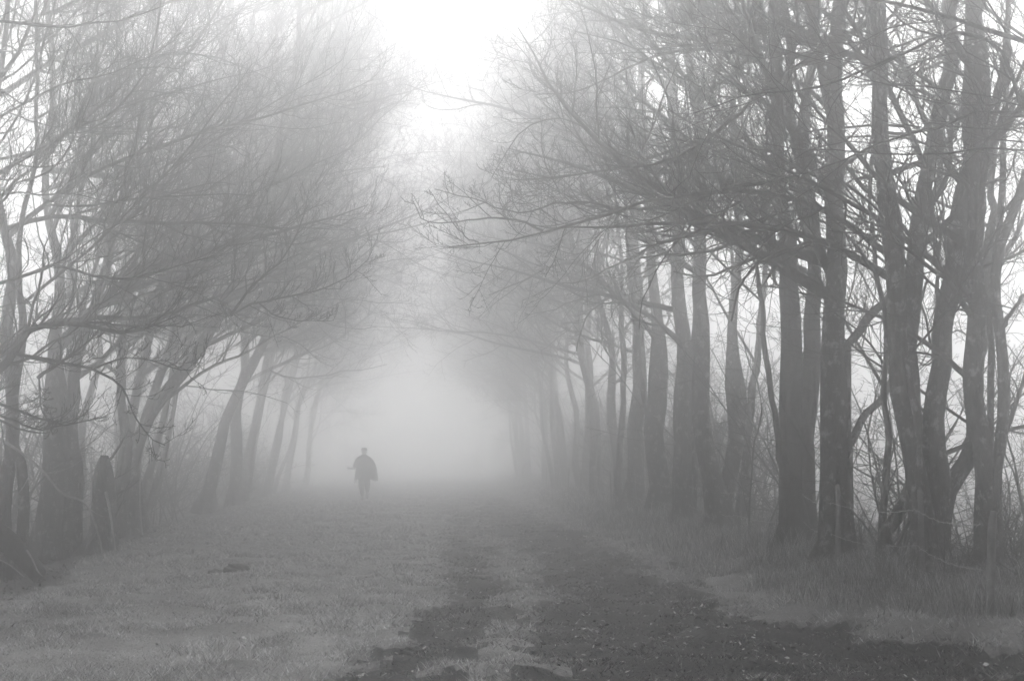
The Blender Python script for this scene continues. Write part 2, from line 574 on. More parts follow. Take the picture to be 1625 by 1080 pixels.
build_tree('bare_tree', 'slim grey twin stemmed tree behind the nearest fence post at the right edge',
    [S([(1563, 930), (1563, 760), (1552, 620), (1548, 450), (1548, 300), (1553, 150), (1548, 0), (1540, -250), (1530, -600)], 11.3, .095, .04),
     S([(1580, 930), (1578, 800), (1588, 650), (1590, 560), (1583, 480), (1592, 400), (1612, 320), (1650, 200), (1690, 0), (1700, -300)], 11.35, .065, .025),
     S([(1572, 930, .25), (1571, 700, .25), (1570, 520, .25), (1578, 430, .25), (1590, 330, .25), (1596, 100, .3), (1600, -200, .3)], 11.3, .04, .02)],
    [px_bough([(1552, 330), (1530, 290), (1500, 275), (1440, 260), (1380, 250)], 11.2, .025),
     px_bough([(1590, 520), (1625, 470), (1680, 440)], 11.3, .028)],
    -1, nl=(15, 0), reach=3.6, dens=1.25, t_low=.16, bias=.5)

build_tree('bare_tree', 'large many stemmed tree with dark spreading base just left of the twin stemmed tree',
    [S([(1472, 935), (1464, 790), (1444, 680), (1421, 580), (1412, 480), (1408, 380), (1405, 250), (1402, 130), (1393, 0), (1385, -300), (1380, -700)], 11.9, .115, .04),
     S([(1486, 935), (1486, 760), (1490, 640), (1500, 520), (1512, 430), (1526, 320), (1535, 200), (1550, 0), (1560, -300)], 12.0, .12, .03),
     S([(1470, 930, .2), (1470, 760, .2), (1450, 620, .2), (1440, 480, .2), (1456, 340, .25), (1474, 260, .3), (1490, 180, .3), (1512, 80, .3), (1520, -100, .3), (1530, -500, .3)], 12.0, .11, .035),
     S([(1476, 920, -.12), (1452, 660, -.12), (1434, 520, -.12), (1430, 400, -.12), (1418, 300, -.12), (1398, 200, -.12), (1380, 60, -.15), (1370, -150, -.15)], 11.9, .04, .012),
     S([(1482, 870, .1), (1500, 790, .2), (1532, 735, .3), (1548, 660, .4), (1552, 560, .5), (1570, 420, .6), (1575, 200, .8)], 12.0, .1, .02),
     S([(1402, 930, 0), (1408, 860, 0), (1425, 810, 0), (1455, 760, 0), (1468, 690, 0)], 12.0, .085, .04),
     S([(1400, 880, .1), (1402, 790, .1), (1410, 700, .1), (1404, 600, .1), (1408, 520, .1), (1390, 430, .1), (1382, 300, .1), (1400, 150, .1)], 12.1, .04, .014),
     S([(1492, 860, .3), (1484, 700, .3), (1482, 560, .35), (1488, 440, .4), (1496, 340, .4), (1486, 250, .4)], 12.1, .03, .01)],
    [px_bough([(1406, 400), (1378, 380), (1340, 350), (1260, 316), (1190, 303), (1120, 308), (1040, 316), (960, 341), (860, 369), (790, 383), (712, 392)], 12.2, .038, .006, 24),
     px_bough([(975, 335), (940, 322), (870, 325), (830, 338), (770, 322), (690, 300)], 12.2, .014, .004),
     px_bough([(862, 366), (830, 352), (780, 346), (720, 353), (672, 350), (655, 318)], 12.2, .014, .004),
     px_bough([(760, 385), (735, 372), (705, 335), (680, 300)], 12.2, .008, .003),
     px_bough([(1404, 210), (1440, 212), (1500, 196), (1550, 178), (1640, 185)], 11.8, .02, .012),
     px_bough([(1406, 225), (1330, 262), (1250, 283), (1150, 300), (1080, 330), (1010, 360)], 12.0, .028, .006, 20),
     px_bough([(1393, 20), (1330, 70), (1230, 130), (1150, 200), (1060, 255), (960, 270), (880, 283), (815, 270)], 12.3, .035, .006, 22),
     px_bough([(1476, 330), (1505, 270), (1505, 160), (1440, 110), (1370, 60), (1280, 40), (1150, 70)], 12.1, .03, .006, 20)],
    -1, nl=(12, 0), reach=4.4, dens=1.05, t_low=.28, bias=.7, bark=M_BARK)

build_tree('bare_tree', 'upright thick single trunk tree with a side limb behind the leaning fence post',
    [S([(1334, 915), (1328, 770), (1322, 640), (1325, 520), (1320, 400), (1322, 280), (1330, 150), (1335, 0), (1330, -300), (1340, -700)], 13.2, .17, [(.12,.15),(.3,.118),(.55,.085),(1,.04)]),
     S([(1340, 720, .05), (1372, 660, .1), (1400, 630, .3), (1440, 560, .6), (1470, 450, 1)], 13.2, .05, .015),
     S([(1330, 560, .05), (1370, 520, .1), (1410, 470, .2), (1440, 430, .5), (1480, 330, .8), (1500, 150, 1)], 13.2, .055, .02),
     S([(1322, 480, .05), (1316, 430, 0), (1296, 390, -.1), (1290, 330, -.2), (1260, 220, -.3), (1250, 60, -.3), (1230, -200, -.3)], 13.2, .06, .025)],
    [px_bough([(1322, 330), (1290, 290), (1220, 240), (1120, 225), (1010, 258), (890, 281), (810, 286)], 13.3, .03, .006, 22),
     px_bough([(1326, 180), (1250, 120), (1150, 80), (1040, 90), (930, 140), (850, 150)], 13.4, .032, .006, 22)],
    -1, nl=(14, 0), reach=4.6, dens=1.2, roots=True, t_low=.22)

build_tree('bare_tree', 'broad dark tree whose fused trunk parts into two upright stems, fourth from the right edge',
    [S([(1262, 885), (1258, 790), (1256, 690), (1248, 600), (1246, 480), (1250, 380), (1240, 280), (1235, 100), (1225, -150), (1220, -600)], 15.2, .18, [(.2,.14),(.35,.1),(.55,.075),(1,.03)]),
     S([(1278, 885, .1), (1276, 780, .1), (1280, 680, .1), (1285, 580, .1), (1287, 460, .1), (1284, 350, .1), (1278, 220, .1), (1290, 0, .1), (1300, -400, .1)], 15.2, .16, [(.2,.12),(.35,.09),(.55,.065),(1,.03)]),
     S([(1240, 880, -.1), (1242, 760, -.1), (1228, 640, -.1), (1210, 520, -.1), (1200, 400, -.1), (1188, 250, -.1)], 15.2, .05, .015)],
    [px_bough([(1246, 420), (1190, 330), (1110, 290), (1010, 300), (900, 330)], 15.4, .035, .006, 20)],
    -1, nl=(14, 0), reach=4.6, dens=1.2, t_low=.25, bark=M_BARK_DARK)

build_tree('bare_tree', 'forked tree with a wide V of two dark stems above one stout base',
    [S([(1142, 865), (1136, 800), (1126, 740), (1117, 650), (1114, 520), (1111, 420), (1108, 320), (1100, 150), (1085, -100), (1080, -500)], 19.0, .19, [(.12,.15),(.2,.12),(.5,.09),(1,.03)]),
     S([(1146, 860, 0), (1150, 800, 0), (1163, 730, .1), (1171, 660, .1), (1165, 560, .2), (1172, 450, .2), (1165, 300, .2), (1170, 60, .2), (1180, -300, .3)], 19.0, .13, [(.1,.14),(.2,.17),(.26,.08),(1,.02)]),
     S([(1180, 700, .3), (1192, 650, .3), (1200, 560, .4), (1215, 430, .5), (1210, 250, .5)], 19.0, .07, .02),
     S([(1176, 870, .3), (1180, 780, .3), (1188, 690, .3), (1186, 640, .3)], 19.0, .07, .05)],
    [px_bough([(1113, 400), (1060, 345), (990, 330), (900, 360), (830, 380)], 19.2, .04, .006, 20),
     px_bough([(1100, 150), (1020, 62), (930, 20), (850, 28)], 19.2, .035, .006, 18),
     px_bough([(1095, 60), (1010, -40), (920, -90)], 19.2, .035, .006, 18),
     px_bough([(1106, 280), (1000, 200), (900, 175), (820, 200)], 19.2, .035, .006, 18)],
    -1, nl=(12, 0), reach=4.8, dens=.8, t_low=.25)

build_tree('bare_tree', 'straight tree directly left of the V forked tree with fence posts at its foot',
    [S([(1088, 850), (1085, 720), (1083, 580), (1076, 450), (1075, 320), (1070, 150), (1060, -100), (1055, -400)], 21.6, .19, [(.3,.13),(1,.04)]),
     S([(1098, 850, .2), (1102, 740, .2), (1098, 600, .3), (1104, 450, .3), (1110, 300, .3), (1120, 0, .3)], 21.6, .07, .02)],
    [px_bough([(1083, 545), (1040, 508), (995, 480), (960, 450), (925, 419), (880, 421), (830, 445), (775, 468)], 21.6, .06, .008, 20),
     px_bough([(1070, 150), (980, 80), (900, 68), (830, 98)], 21.6, .035, .006, 18),
     px_bough([(1066, 60), (970, -30), (890, -60), (830, -50)], 21.6, .035, .006, 18),
     px_bough([(1000, 484), (960, 466), (920, 470), (880, 440), (850, 410)], 21.6, .022, .006)],
    -1, nl=(12, 0), reach=5, dens=.8, t_low=.25)

build_tree('bare_tree', 'squat knobbly trunked tree half hidden in mist, seventh from the right edge',
    [S([(1048, 845), (1046, 760), (1042, 690), (1046, 600), (1036, 480), (1030, 330), (1020, 100), (1015, -250)], 24.2, .2, [(.2,.2),(.3,.11),(1,.03)]),
     S([(1040, 700, .1), (1024, 640, .1), (1012, 560, .1), (1000, 420, .1), (985, 200, .1)], 24.2, .08, .02)],
    [px_bough([(1020, 100), (940, 2), (870, -40), (800, -60)], 24.2, .04, .007, 18),
     px_bough([(1028, 280), (930, 228), (850, 228), (780, 262)], 24.2, .04, .007, 18),
     px_bough([(1024, 190), (930, 120), (860, 110), (800, 130)], 24.2, .04, .007, 18)], -1, nl=(12, 0), reach=5, dens=.9, twig=.004, t_low=.25)

build_tree('bare_tree', 'tall misty tree with a flared foot where the right hand verge turns pale',
    [S([(1004, 830), (1010, 740), (1014, 620), (1010, 480), (1006, 330), (1000, 100), (995, -200)], 27.5, .21, [(.3,.14),(1,.04)]),
     S([(985, 830, .4), (982, 720, .4), (990, 600, .4), (985, 450, .4), (975, 250, .4)], 27.5, .09, .02)],
    [px_bough([(1000, 100), (930, 28), (850, 10), (790, 20)], 27.5, .045, .007, 18),
     px_bough([(1003, 210), (920, 152), (840, 152), (780, 190)], 27.5, .045, .007, 18)], -1, nl=(12, 0), reach=5.2, dens=.9, twig=.004, t_low=.22)

# trees just outside the right of the frame, whose boughs reach into it
o = build_tree('bare_tree', 'tree off the right edge whose long boughs cross the top right corner',
    [(spline([(5.6, 8.2, .0), (5.55, 8.2, 2), (5.7, 8.3, 4.5), (5.6, 8.3, 7), (5.8, 8.2, 10)], 30), np.linspace(.17, .05, 30)),],
    [px_bough([(1960, 200), (1800, 120), (1700, 90), (1625, 66), (1550, 42), (1480, 20), (1400, 2), (1300, -25), (1200, -30)], 8.6, .03, .008, 22),
     px_bough([(1950, 380), (1760, 320), (1640, 200), (1600, 105), (1576, 66), (1505, 53), (1440, 82), (1380, 108), (1280, 142), (1190, 150), (1100, 180)], 8.9, .024, .005, 26),
     px_bough([(1950, 330), (1800, 240), (1640, 187), (1575, 176), (1540, 181), (1490, 203), (1400, 226), (1320, 262), (1240, 284)], 9.2, .024, .005, 24),
     px_bough([(1950, 430), (1760, 330), (1640, 218), (1580, 205), (1500, 200)], 9.3, .016, .005),
     px_bough([(1960, 150), (1750, 150), (1640, 150), (1570, 165), (1470, 160), (1380, 110)], 9.3, .018, .005)],
    -1, nl=(6, 0), reach=3.2, t_low=.4, bias=.3, dens=.8)

def gp(px, py, Y, dz=0.0):
    p = at(px, py, Y); p[2] = gzf(p[0], p[1]) + dz
    return p


# ------------------------------------------------------------------ left hand row, near trees
build_tree('bare_tree', 'massive old trunk with a swollen side at the left of the ditch',
    [S([(88, 872), (92, 800), (98, 730), (92, 660), (86, 560), (95, 430), (70, 300), (90, 120), (60, -100), (80, -450)], 20.0, .29, [(.1,.27),(.16,.22),(.22,.11),(.4,.06),(1,.02)]),
     S([(112, 790, -.1), (118, 740, -.1), (110, 690, -.1), (120, 600, -.1), (150, 480, -.1), (175, 370, -.2), (205, 280, -.2), (230, 170, -.2), (250, 20, -.2)], 20.0, .15, [(.3,.08),(1,.02)])],
    [px_bough([(90, 560), (140, 520), (230, 512), (320, 478), (400, 450), (480, 400)], 19.5, .05, .007, 20),
     px_bough([(70, 268), (130, 275), (200, 286), (245, 300), (285, 322), (335, 362), (400, 380)], 19.5, .06, .008, 20),
     px_bough([(0, 152), (60, 112), (120, 78), (180, 46), (245, 10), (330, -5), (420, -20)], 18, .05, .008, 20)],
    1, nl=(24, 0), reach=6.2, dens=.8, bark=M_BARK, t_low=.22, spray=14)

build_tree('bare_tree', 'leaning tree whose slanting stem rises to the right out of the left hand ditch',
    [S([(222, 862), (218, 780), (216, 720), (240, 660), (272, 610), (318, 540), (360, 470), (405, 380), (440, 250), (470, 60), (490, -200)], 23.5, .15, [(.25,.12),(.4,.07),(1,.02)]),
     S([(192, 868, -.1), (196, 780, -.1), (200, 700, -.1), (194, 620, -.1), (200, 500, -.1), (222, 360, -.1), (240, 200, -.1), (245, -50, -.1)], 23.5, .11, [(.3,.08),(.45,.05),(1,.02)])],
    [px_bough([(438, 255), (485, 140), (545, 20), (620, -120)], 23.5, .035, .007, 18),
     px_bough([(405, 380), (480, 270), (560, 190), (640, 140)], 23.5, .04, .007, 18),
     px_bough([(360, 470), (440, 350), (520, 290), (600, 265)], 23.5, .04, .007, 18),
     px_bough([(425, 300), (520, 170), (600, 90), (670, 40)], 23.6, .035, .007, 18),
     px_bough([(255, 640), (330, 585), (390, 560), (440, 530), (500, 500), (560, 470)], 23.5, .04, .007, 18)],
    1, nl=(24, 0), reach=6.2, dens=.75, t_low=.25, spray=10, twig=.003)

build_tree('bare_tree', 'pair of thin crossing stems against the bright gap at the left edge',
    [S([(2, 850), (8, 780), (22, 710), (20, 640), (5, 560), (20, 420), (-10, 250), (10, 0), (0, -300)], 15.8, .09, [(.35,.07),(.5,.04),(1,.02)]),
     S([(36, 880, -.1), (36, 800, -.1), (32, 735, -.1), (18, 690, -.1), (20, 640, -.1), (35, 540, -.1), (30, 380, -.1), (60, 200, -.1), (50, -100, -.1)], 15.8, .08, [(.35,.06),(.5,.035),(1,.02)])],
    [px_bough([(5, 560), (20, 545), (50, 522), (130, 505), (240, 503), (330, 476), (352, 474), (368, 502)], 15.4, .045, .016, 18),
     px_bough([(366, 500), (400, 455), (440, 420), (460, 390), (482, 345), (490, 300)], 15.4, .02, .004, 14),
     px_bough([(366, 500), (400, 482), (450, 472), (520, 455), (570, 425), (592, 395)], 15.4, .018, .004, 14),
     px_bough([(410, 480), (436, 500), (470, 508), (530, 508)], 15.4, .011, .004, 10),
     px_bough([(350, 474), (372, 440), (372, 380), (380, 330)], 15.4, .01, .004, 10)],
    1, nl=(22, 0), reach=5.4, dens=.9, t_low=.38, spray=16)

build_tree('bare_tree', 'tree off the left edge whose drooping boughs hang over the ditch',
    [(spline([(-6.6, 12.2, -.4), (-6.4, 12.2, 1.2), (-6.3, 12.3, 3), (-6.5, 12.2, 5.5), (-6.0, 12.3, 9)], 30), np.linspace(.22, .05, 30))],
    [px_bough([(-180, 560), (-60, 610), (0, 585), (30, 545), (48, 522), (120, 512), (200, 528), (280, 502)], 12.4, .07, .008, 18),
     px_bough([(-180, 580), (-60, 470), (0, 450), (40, 438), (85, 419), (150, 438), (230, 440), (300, 415), (345, 405)], 12.5, .03, .006, 18),
     px_bough([(20, 560), (95, 575), (160, 590), (198, 622), (214, 660), (235, 690), (262, 706)], 12.4, .022, .005, 16),
     px_bough([(-100, 600), (0, 640), (40, 656), (100, 673), (135, 668), (168, 661)], 12.4, .02, .006, 14),
     px_bough([(-60, 630), (0, 658), (60, 681), (100, 674)], 12.35, .016, .008, 12),
     px_bough([(60, 600), (100, 572), (135, 545), (158, 520)], 12.3, .02, .008, 10),
     px_bough([(62, 600), (64, 640), (76, 668), (84, 690)], 12.3, .01, .004, 8),
     px_bough([(-200, 400), (-60, 360), (0, 322), (22, 293), (42, 285), (74, 276), (111, 231), (134, 180), (150, 130)], 12.6, .024, .005, 18),
     px_bough([(-200, 300), (-60, 210), (0, 184), (45, 161), (110, 131), (165, 120), (240, 90)], 13, .024, .005, 16),
     px_bough([(-200, 420), (-50, 330), (20, 305), (50, 310), (110, 308), (190, 322)], 12.7, .02, .005, 14),
     px_bough([(150, 585), (180, 572), (230, 569), (300, 588), (326, 560)], 12.5, .012, .004, 12)],
    1, nl=(10, 0), reach=4.4, dens=.8, t_low=.4, spray=16)

build_tree('broken_stump', 'short broken hollow stump at the edge of the left hand grass',
    [(spline([gp(160, 895, 19.3, -.1), at(162, 850, 19.3), at(164, 800, 19.3), at(163, 760, 19.35), at(166, 722, 19.35)], 16), np.interp(np.linspace(0, 1, 16), [0, .3, .7, .9, 1], [.22, .17, .16, .12, .05])),
     (spline([gp(176, 895, 19.4, -.1), at(175, 850, 19.4), at(172, 800, 19.4), at(174, 775, 19.4)], 12), np.interp(np.linspace(0, 1, 12), [0, .6, 1], [.11, .09, .03]))],
    [px_bough([(164, 740), (185, 715), (205, 680)], 19.3, .03, .01, 8)], 1, nl=(2, 0), reach=1.0, dens=.5, cat='tree stump')

build_tree('bare_tree', 'slanting misty stem standing beside a straight one past the end of the ditch',
    [S([(325, 812), (338, 750), (352, 690), (378, 620), (410, 560), (440, 470), (455, 330), (470, 100), (480, -150)], 33, .17, [(.3,.11),(.5,.06),(1,.02)])],
    [px_bough([(440, 260), (520, 120), (600, 20), (660, -60)], 33, .05, .008, 18),
     px_bough([(452, 330), (540, 230), (620, 150), (690, 90)], 33, .05, .008, 18),
     px_bough([(430, 420), (520, 340), (600, 290), (680, 270)], 33, .05, .008, 18),
     px_bough([(470, 100), (540, 0), (600, -60)], 33, .045, .008, 18)], 1, nl=(22, 0), reach=6.6, dens=.9, t_low=.2, spray=8, twig=.0042)
build_tree('bare_tree', 'straight misty tree nearest behind the slanting one on the left',
    [S([(374, 803), (376, 730), (374, 650), (390, 560), (385, 420), (400, 250), (400, 0), (420, -200)], 36, .18, [(.3,.11),(.5,.06),(1,.02)])],
    [px_bough([(400, 250), (480, 110), (560, -10), (640, -90)], 36, .05, .008, 18),
     px_bough([(395, 330), (500, 210), (600, 120), (690, 60)], 36, .05, .008, 18)], 1, nl=(22, 0), reach=6.6, dens=.9, t_low=.2, spray=8, twig=.0042)

# ------------------------------------------------------------------ generic trees for the misty rows
def generic(name, seed, H, t_low=.22, dens=.74, nl=24):
    """an upright tree at the origin leaning to +x, with a trunk mesh (stems and boughs) and a crown mesh"""
    global rng
    keep = rng; rng = np.random.default_rng(seed)
    stems = []
    ns = 1 + seed % 3
    for k in range(ns):
        a = rng.random() * 6.28
        pts = [(.14 * k * math.cos(a), .14 * k * math.sin(a), -.15)]
        dx = .03 + .05 * rng.random() + .06 * k; dy = rng.normal() * .05
        for z in np.linspace(.8, H * (1 - .12 * k), 9):
            pts.append((pts[0][0] + dx * z + rng.normal() * .14, pts[0][1] + dy * z + rng.normal() * .14, z))
        t = np.linspace(0, 1, 26)
        r = .16 - .04 * k
        stems.append((spline(pts, 26), np.interp(t, [0, .1, .25, .5, 1], [r, r * .85, r * .62, r * .36, .02])))
    tb = Tubes(); ct = Tubes()
    for k, (P, R) in enumerate(stems):
        tb.add(P[None], R[None], 14, lump=.22, cap=True, flare=.7)
        p, r = stem_limbs(P, R, nl if k == 0 else nl // 2, t_low, .97, 1, 6.3, bias=1.1, amin=28, amax=66)
        ok = ~((p[:, :, 0] > 1.2) & (p[:, :, 2] < 3.0)).any(1)
        p, r = p[ok], r[ok]
        tb.add(p, r * .8, 6, lump=.1)
        crown_from_limbs(ct, p, r * .8, dens, .0046)
    rng = keep
    a = tb.mesh('trunk'); a.materials.append(M_BARK)
    b = ct.mesh('crown'); b.materials.append(M_TWIG)
    return a, b


GEN = [generic('tree', s, h) for s, h in ((3, 15), (4, 16.5), (5, 15.5), (7, 16), (8, 17))]
TALL = [generic('tree', s, h, .45, .95, 26) for s, h in ((13, 14), (15, 15))]  # dense crowns limbed high to stay out of view, added for their shade


def place_generic(k, x, y, rz, sc, label, group, tilt=0.0, src=None):
    o = empty('bare_tree', (x, y, gzf(x, y)), label, 'tree', group)
    o.rotation_euler = (0, tilt, rz); o.scale = (sc, sc, sc)
    for nm, me in zip(('trunk', 'crown'), (src or GEN)[k % len(src or GEN)]):
        c = bpy.data.objects.new(nm, me); link(c, o)
    return o


pr = random.Random(4)
yy = 31.0
i = 0
while yy < 72:
    x = 5.0 + pr.uniform(-.35, .45)
    place_generic(i * 2 + pr.randrange(2), x, yy, math.pi + pr.uniform(-.7, .7), pr.uniform(.85, 1.12),
                  'one of the pale bare trees closing up into the mist along the right row', 'misty trees of the right row')
    yy += pr.uniform(3.0, 4.6); i += 1
yy = 42.0
i = 0
while yy < 66:
    x = -6.5 + pr.uniform(-.5, .4) - .008 * yy
    place_generic(i * 2 + 1 + pr.randrange(2), x, yy, pr.uniform(-.5, .5), pr.uniform(.95, 1.15),
                  'one of the pale bare trees dissolving into the mist along the left row', 'misty trees of the left row', pr.uniform(.0, .16))
    yy += pr.uniform(5.0, 7.5); i += 1
place_generic(1, -7.5, 26.4, .2, 1.0, 'slim misty tree close behind the upright stem of the leaning tree on the left', None, .11)
place_generic(4, -7.8, 29.6, -.3, 1.0, 'faint slim tree hidden behind the foot of the leaning tree on the left', None, .13)
# unseen avenue trees added behind and beside the viewpoint to shade the near mist
for k in range(13):
    y = -3.5 - 2.3 * k
    for sx in (-1, 1):
        x = sx * (5.0 + pr.uniform(-.4, .4))
        place_generic(pr.randrange(5), x, y + pr.uniform(-.4, .4), (0 if sx < 0 else math.pi) + pr.uniform(-.5, .5), pr.uniform(.95, 1.1),
                      'one of the unseen bare trees added behind the viewpoint to shade the mist', 'unseen shading trees added behind the viewpoint', 0, TALL if k < 5 else None)
for k, (x, y) in enumerate(((-6.6, 6.6), (-6.4, 3.4), (-6.6, .2), (6.3, 4.6), (6.2, 1.6), (6.2, -1.4))):  # out of frame beside the viewpoint, added to darken the mist below
    place_generic(k, x, y, (0 if x < 0 else math.pi) + pr.uniform(-.3, .3), 1.05, 'one of the unseen tall trees added level with the viewpoint to shade the mist', 'unseen shading trees added level with the viewpoint', 0, TALL)
# second line behind the left ditch
for x, y in ((-10.5, 21), (-9.4, 29), (-10.6, 38)):
    place_generic(pr.randrange(5), x, y, pr.uniform(-1.5, 1.5), pr.uniform(.9, 1.15),
                  'one of the grey bare trees standing behind the front row on the left', 'trees behind the left row')


# ------------------------------------------------------------------ hedge shrubs
def shrub_mesh(seed, H, n):
    global rng
    keep = rng; rng = np.random.default_rng(seed)
    st = rng.normal(size=(n, 3)) * np.array([.22, .3, 0])
    d = norm(rng.normal(size=(n, 3)) * np.array([.28, .28, 0]) + UP)
    P, R = grow(st, d, H * (.5 + .6 * rng.random(n)), .008 + .012 * rng.random(n), np.full(n, .004), 14, .09, trop_seq(14, up0=.02, up1=.02))
    tb = Tubes(); tb.add(P, R, 5)
    b, rb = children(P, R, 11, .08, .98, 35, 75, .34, 0, 8, .13, trop_seq(8, up0=0, up1=.05), rr=.6, rmin=.003)
    ct = Tubes(); ct.add(b, rb, 4)
    t, rt = children(b, rb, 6, .1, 1, 30, 70, .45, 0, 5, .13, trop_seq(5), rr=.6, rmin=.0025)
    ct.add(t, rt, 3)
    s, rs = children(t, rt, 3, .2, 1, 30, 70, .5, 0, 4, .13, trop_seq(4), rr=.7, rmin=.002)
    ct.add(s, rs, 3)
    rng = keep
    a = tb.mesh('stems'); a.materials.append(M_SHOOT)
    c = ct.mesh('twigs'); c.materials.append(M_TWIG)
    return a, c


SHR = [shrub_mesh(21, 3.2, 12), shrub_mesh(22, 4.2, 10), shrub_mesh(23, 2.4, 16)]


def shrub(k, x, y, sc, label, group=None):
    o = empty('hedge_shrub', (x, y, gzf(x, y) - .03), label, 'shrub', group)
    o.rotation_euler = (0, 0, pr.uniform(0, 6.28)); o.scale = (sc, sc, sc)
    for nm, me in zip(('stems', 'twigs'), SHR[k]):
        link(bpy.data.objects.new(nm, me), o)
    return o


shrub(0, 6.5, 12.3, 1.0, 'tangled dark shrub filling the gap behind the twin stemmed and many stemmed trees')
shrub(2, 6.5, 12.6, .7, 'low twiggy shrub against the bright field at the right edge')
shrub(1, 5.3, 12.8, .95, 'tall whippy shrub between the many stemmed tree and the thick upright trunk')
shrub(0, 5.9, 13.6, 1.0, 'dense twiggy shrub showing behind the thick upright trunk')
shrub(1, 5.2, 16.8, 1.1, 'tall shrub of straight shoots just left of the broad dark tree')
for x, y, k in ((5.5, 10.3, 2), (5.0, 10.9, 0), (5.7, 11.5, 1), (5.3, 13.9, 2), (5.2, 16.1, 2), (5.3, 18.3, 2)):
    shrub(k, x, y, pr.uniform(.3, .45), 'one of the low twiggy bramble bushes round the feet of the right hand trees', 'brambles along the fence')
for y in np.arange(21.5, 62, 2.0):
    shrub(pr.randrange(3), 6.3 + pr.uniform(-.5, 1.0), float(y), pr.uniform(1.2, 1.75), 'one of the misty hedge shrubs between and behind the right hand trunks', 'hedge shrubs behind the right row')
for y in np.arange(17.5, 56, 2.8):
    shrub(pr.randrange(3), -8.0 + pr.uniform(-.9, .7), float(y), pr.uniform(1.1, 1.75), 'one of the faint grey shrubs growing in the left hand ditch', 'shrubs in the left ditch')

# ------------------------------------------------------------------ wire fence on the right
fy = [9.07, 11.5, 12.9, 15.2, 17.5, 19.6, 21.5, 24.4, 27, 30, 33, 36, 39, 42, 46]
fx = [4.42, 4.9, 4.52, 4.9, 4.6, 4.75, 4.72, 4.6, 4.62, 4.5, 4.45, 4.4, 4.35, 4.3, 4.25]
fence = empty('wire_fence', (fx[0], fy[0], gzf(fx[0], fy[0])), 'frosted wire fence on weathered wooden posts along the right hand verge', 'fence')
f0 = np.array(fence.location)
tops = []
for k, (x, y) in enumerate(zip(fx, fy)):
    z = gzf(x, y)
    hh = .86 + pr.uniform(-.06, .1); ln = (pr.uniform(-.05, .05), pr.uniform(-.05, .05))
    if k == 0: hh = .84
    r = .024 + .01 * pr.random() if k else .031
    pts = np.array([(x, y, z - .1), (x + ln[0] * .4, y, z + hh * .4), (x + ln[0] * .8, y, z + hh * .8), (x + ln[0], y + ln[1], z + hh - .02), (x + ln[0], y + ln[1], z + hh)]) - f0
    tb = Tubes(); tb.add(spline(pts, 12)[None], np.concatenate([np.full(11, r), [r * .8]])[None], 9, lump=.14, cap=True)
    add_mesh('fence_post', tb.mesh('fence_post'), M_POST, fence)
    tops.append((x, y, z))
for hw in (.38, .74):
    seg = []
    for (a, b) in zip(tops[:-1], tops[1:]):
        t = np.linspace(0, 1, 26)[:, None]
        p = np.array(a) * (1 - t) + np.array(b) * t
        p[:, 2] += hw - .06 * (4 * t[:, 0] * (1 - t[:, 0])) + rng.normal(size=26) * .004
        p[:, 0] -= .045
        seg.append(p - f0)
    P = np.array(seg)
    tb = Tubes(); tb.add(P, np.full(P.shape[:2], .003), 4)
    # barbs: short cross pieces
    bp = P[:, 1:-1:2].reshape(-1, 3)
    dirs = norm(rng.normal(size=bp.shape)) * .022
    B = np.stack([bp - dirs, bp, bp + dirs], 1)
    tb.add(B, np.tile([.002, .004, .002], (len(B), 1)), 3)
    add_mesh('barbed_wire', tb.mesh('barbed_wire'), M_WIRE, fence)

# ------------------------------------------------------------------ fallen timber in the ditch
def log(name, label, cat, pts, r0, r1, m, sides=12, n=18, lump=.25, twigs=False):
    P = spline(pts, n)
    o_ = P[0].copy()
    tb = Tubes(); tb.add((P - o_)[None], np.linspace(r0, r1, n)[None], sides, lump=lump, cap=True)
    if twigs:
        s, rs = children((P - o_)[None], np.linspace(r0, r1, n)[None], 6, .2, .95, 35, 65, .3, .2, 7, .12, trop_seq(7), rr=.6, rmin=.004)
        tb.add(s, rs, 5)
    ob = add_mesh(name, tb.mesh(name), m)
    ob.location = tuple(o_)
    return tag(ob, label, cat)


log('fallen_log', 'thick dark fallen log lying in the ditch at the left edge', 'log',
    [at(-60, 825, 14.2), at(0, 848, 14.3), at(35, 880, 14.3), at(62, 912, 14.2)], .17, .1, M_BARK_DARK)
log('fallen_branch', 'pale crooked fallen branch arching down through the left hand ditch', 'branch',
    [at(-10, 690, 15.2), at(40, 722, 15.2), at(72, 752, 15.2), at(100, 784, 15.2), at(135, 797, 15.2), at(152, 835, 15.3), at(165, 885, 15.4)], .02, .011, M_PALE, 7, 24, .1, True)
log('fallen_branch', 'short bleached stick leaning at the end of the fallen log', 'branch',
    [at(42, 872, 14.0), at(52, 888, 14.0), at(60, 906, 14.0), at(68, 914, 14.0)], .013, .008, M_PALE, 6, 10, .1)
log('fallen_branch', 'thin bleached stick lying across the fallen log at the left edge', 'branch',
    [at(0, 888, 13.9), at(18, 898, 13.9), at(38, 915, 13.9)], .01, .006, M_PALE, 6, 10, .1)
log('fallen_branch', 'pale split branch propped against the broken stump', 'branch',
    [at(168, 780, 19.0), at(175, 815, 18.9), at(180, 850, 18.8), at(184, 880, 18.8)], .025, .012, M_PALE, 6, 12, .1)
log('leaning_stake', 'pale thin stake standing against the leaning tree in the left hand ditch', 'stake',
    [at(226, 862, 22.9), at(222, 790, 23.0), at(224, 735, 23.1)], .022, .014, M_PALE, 6, 12, .1)

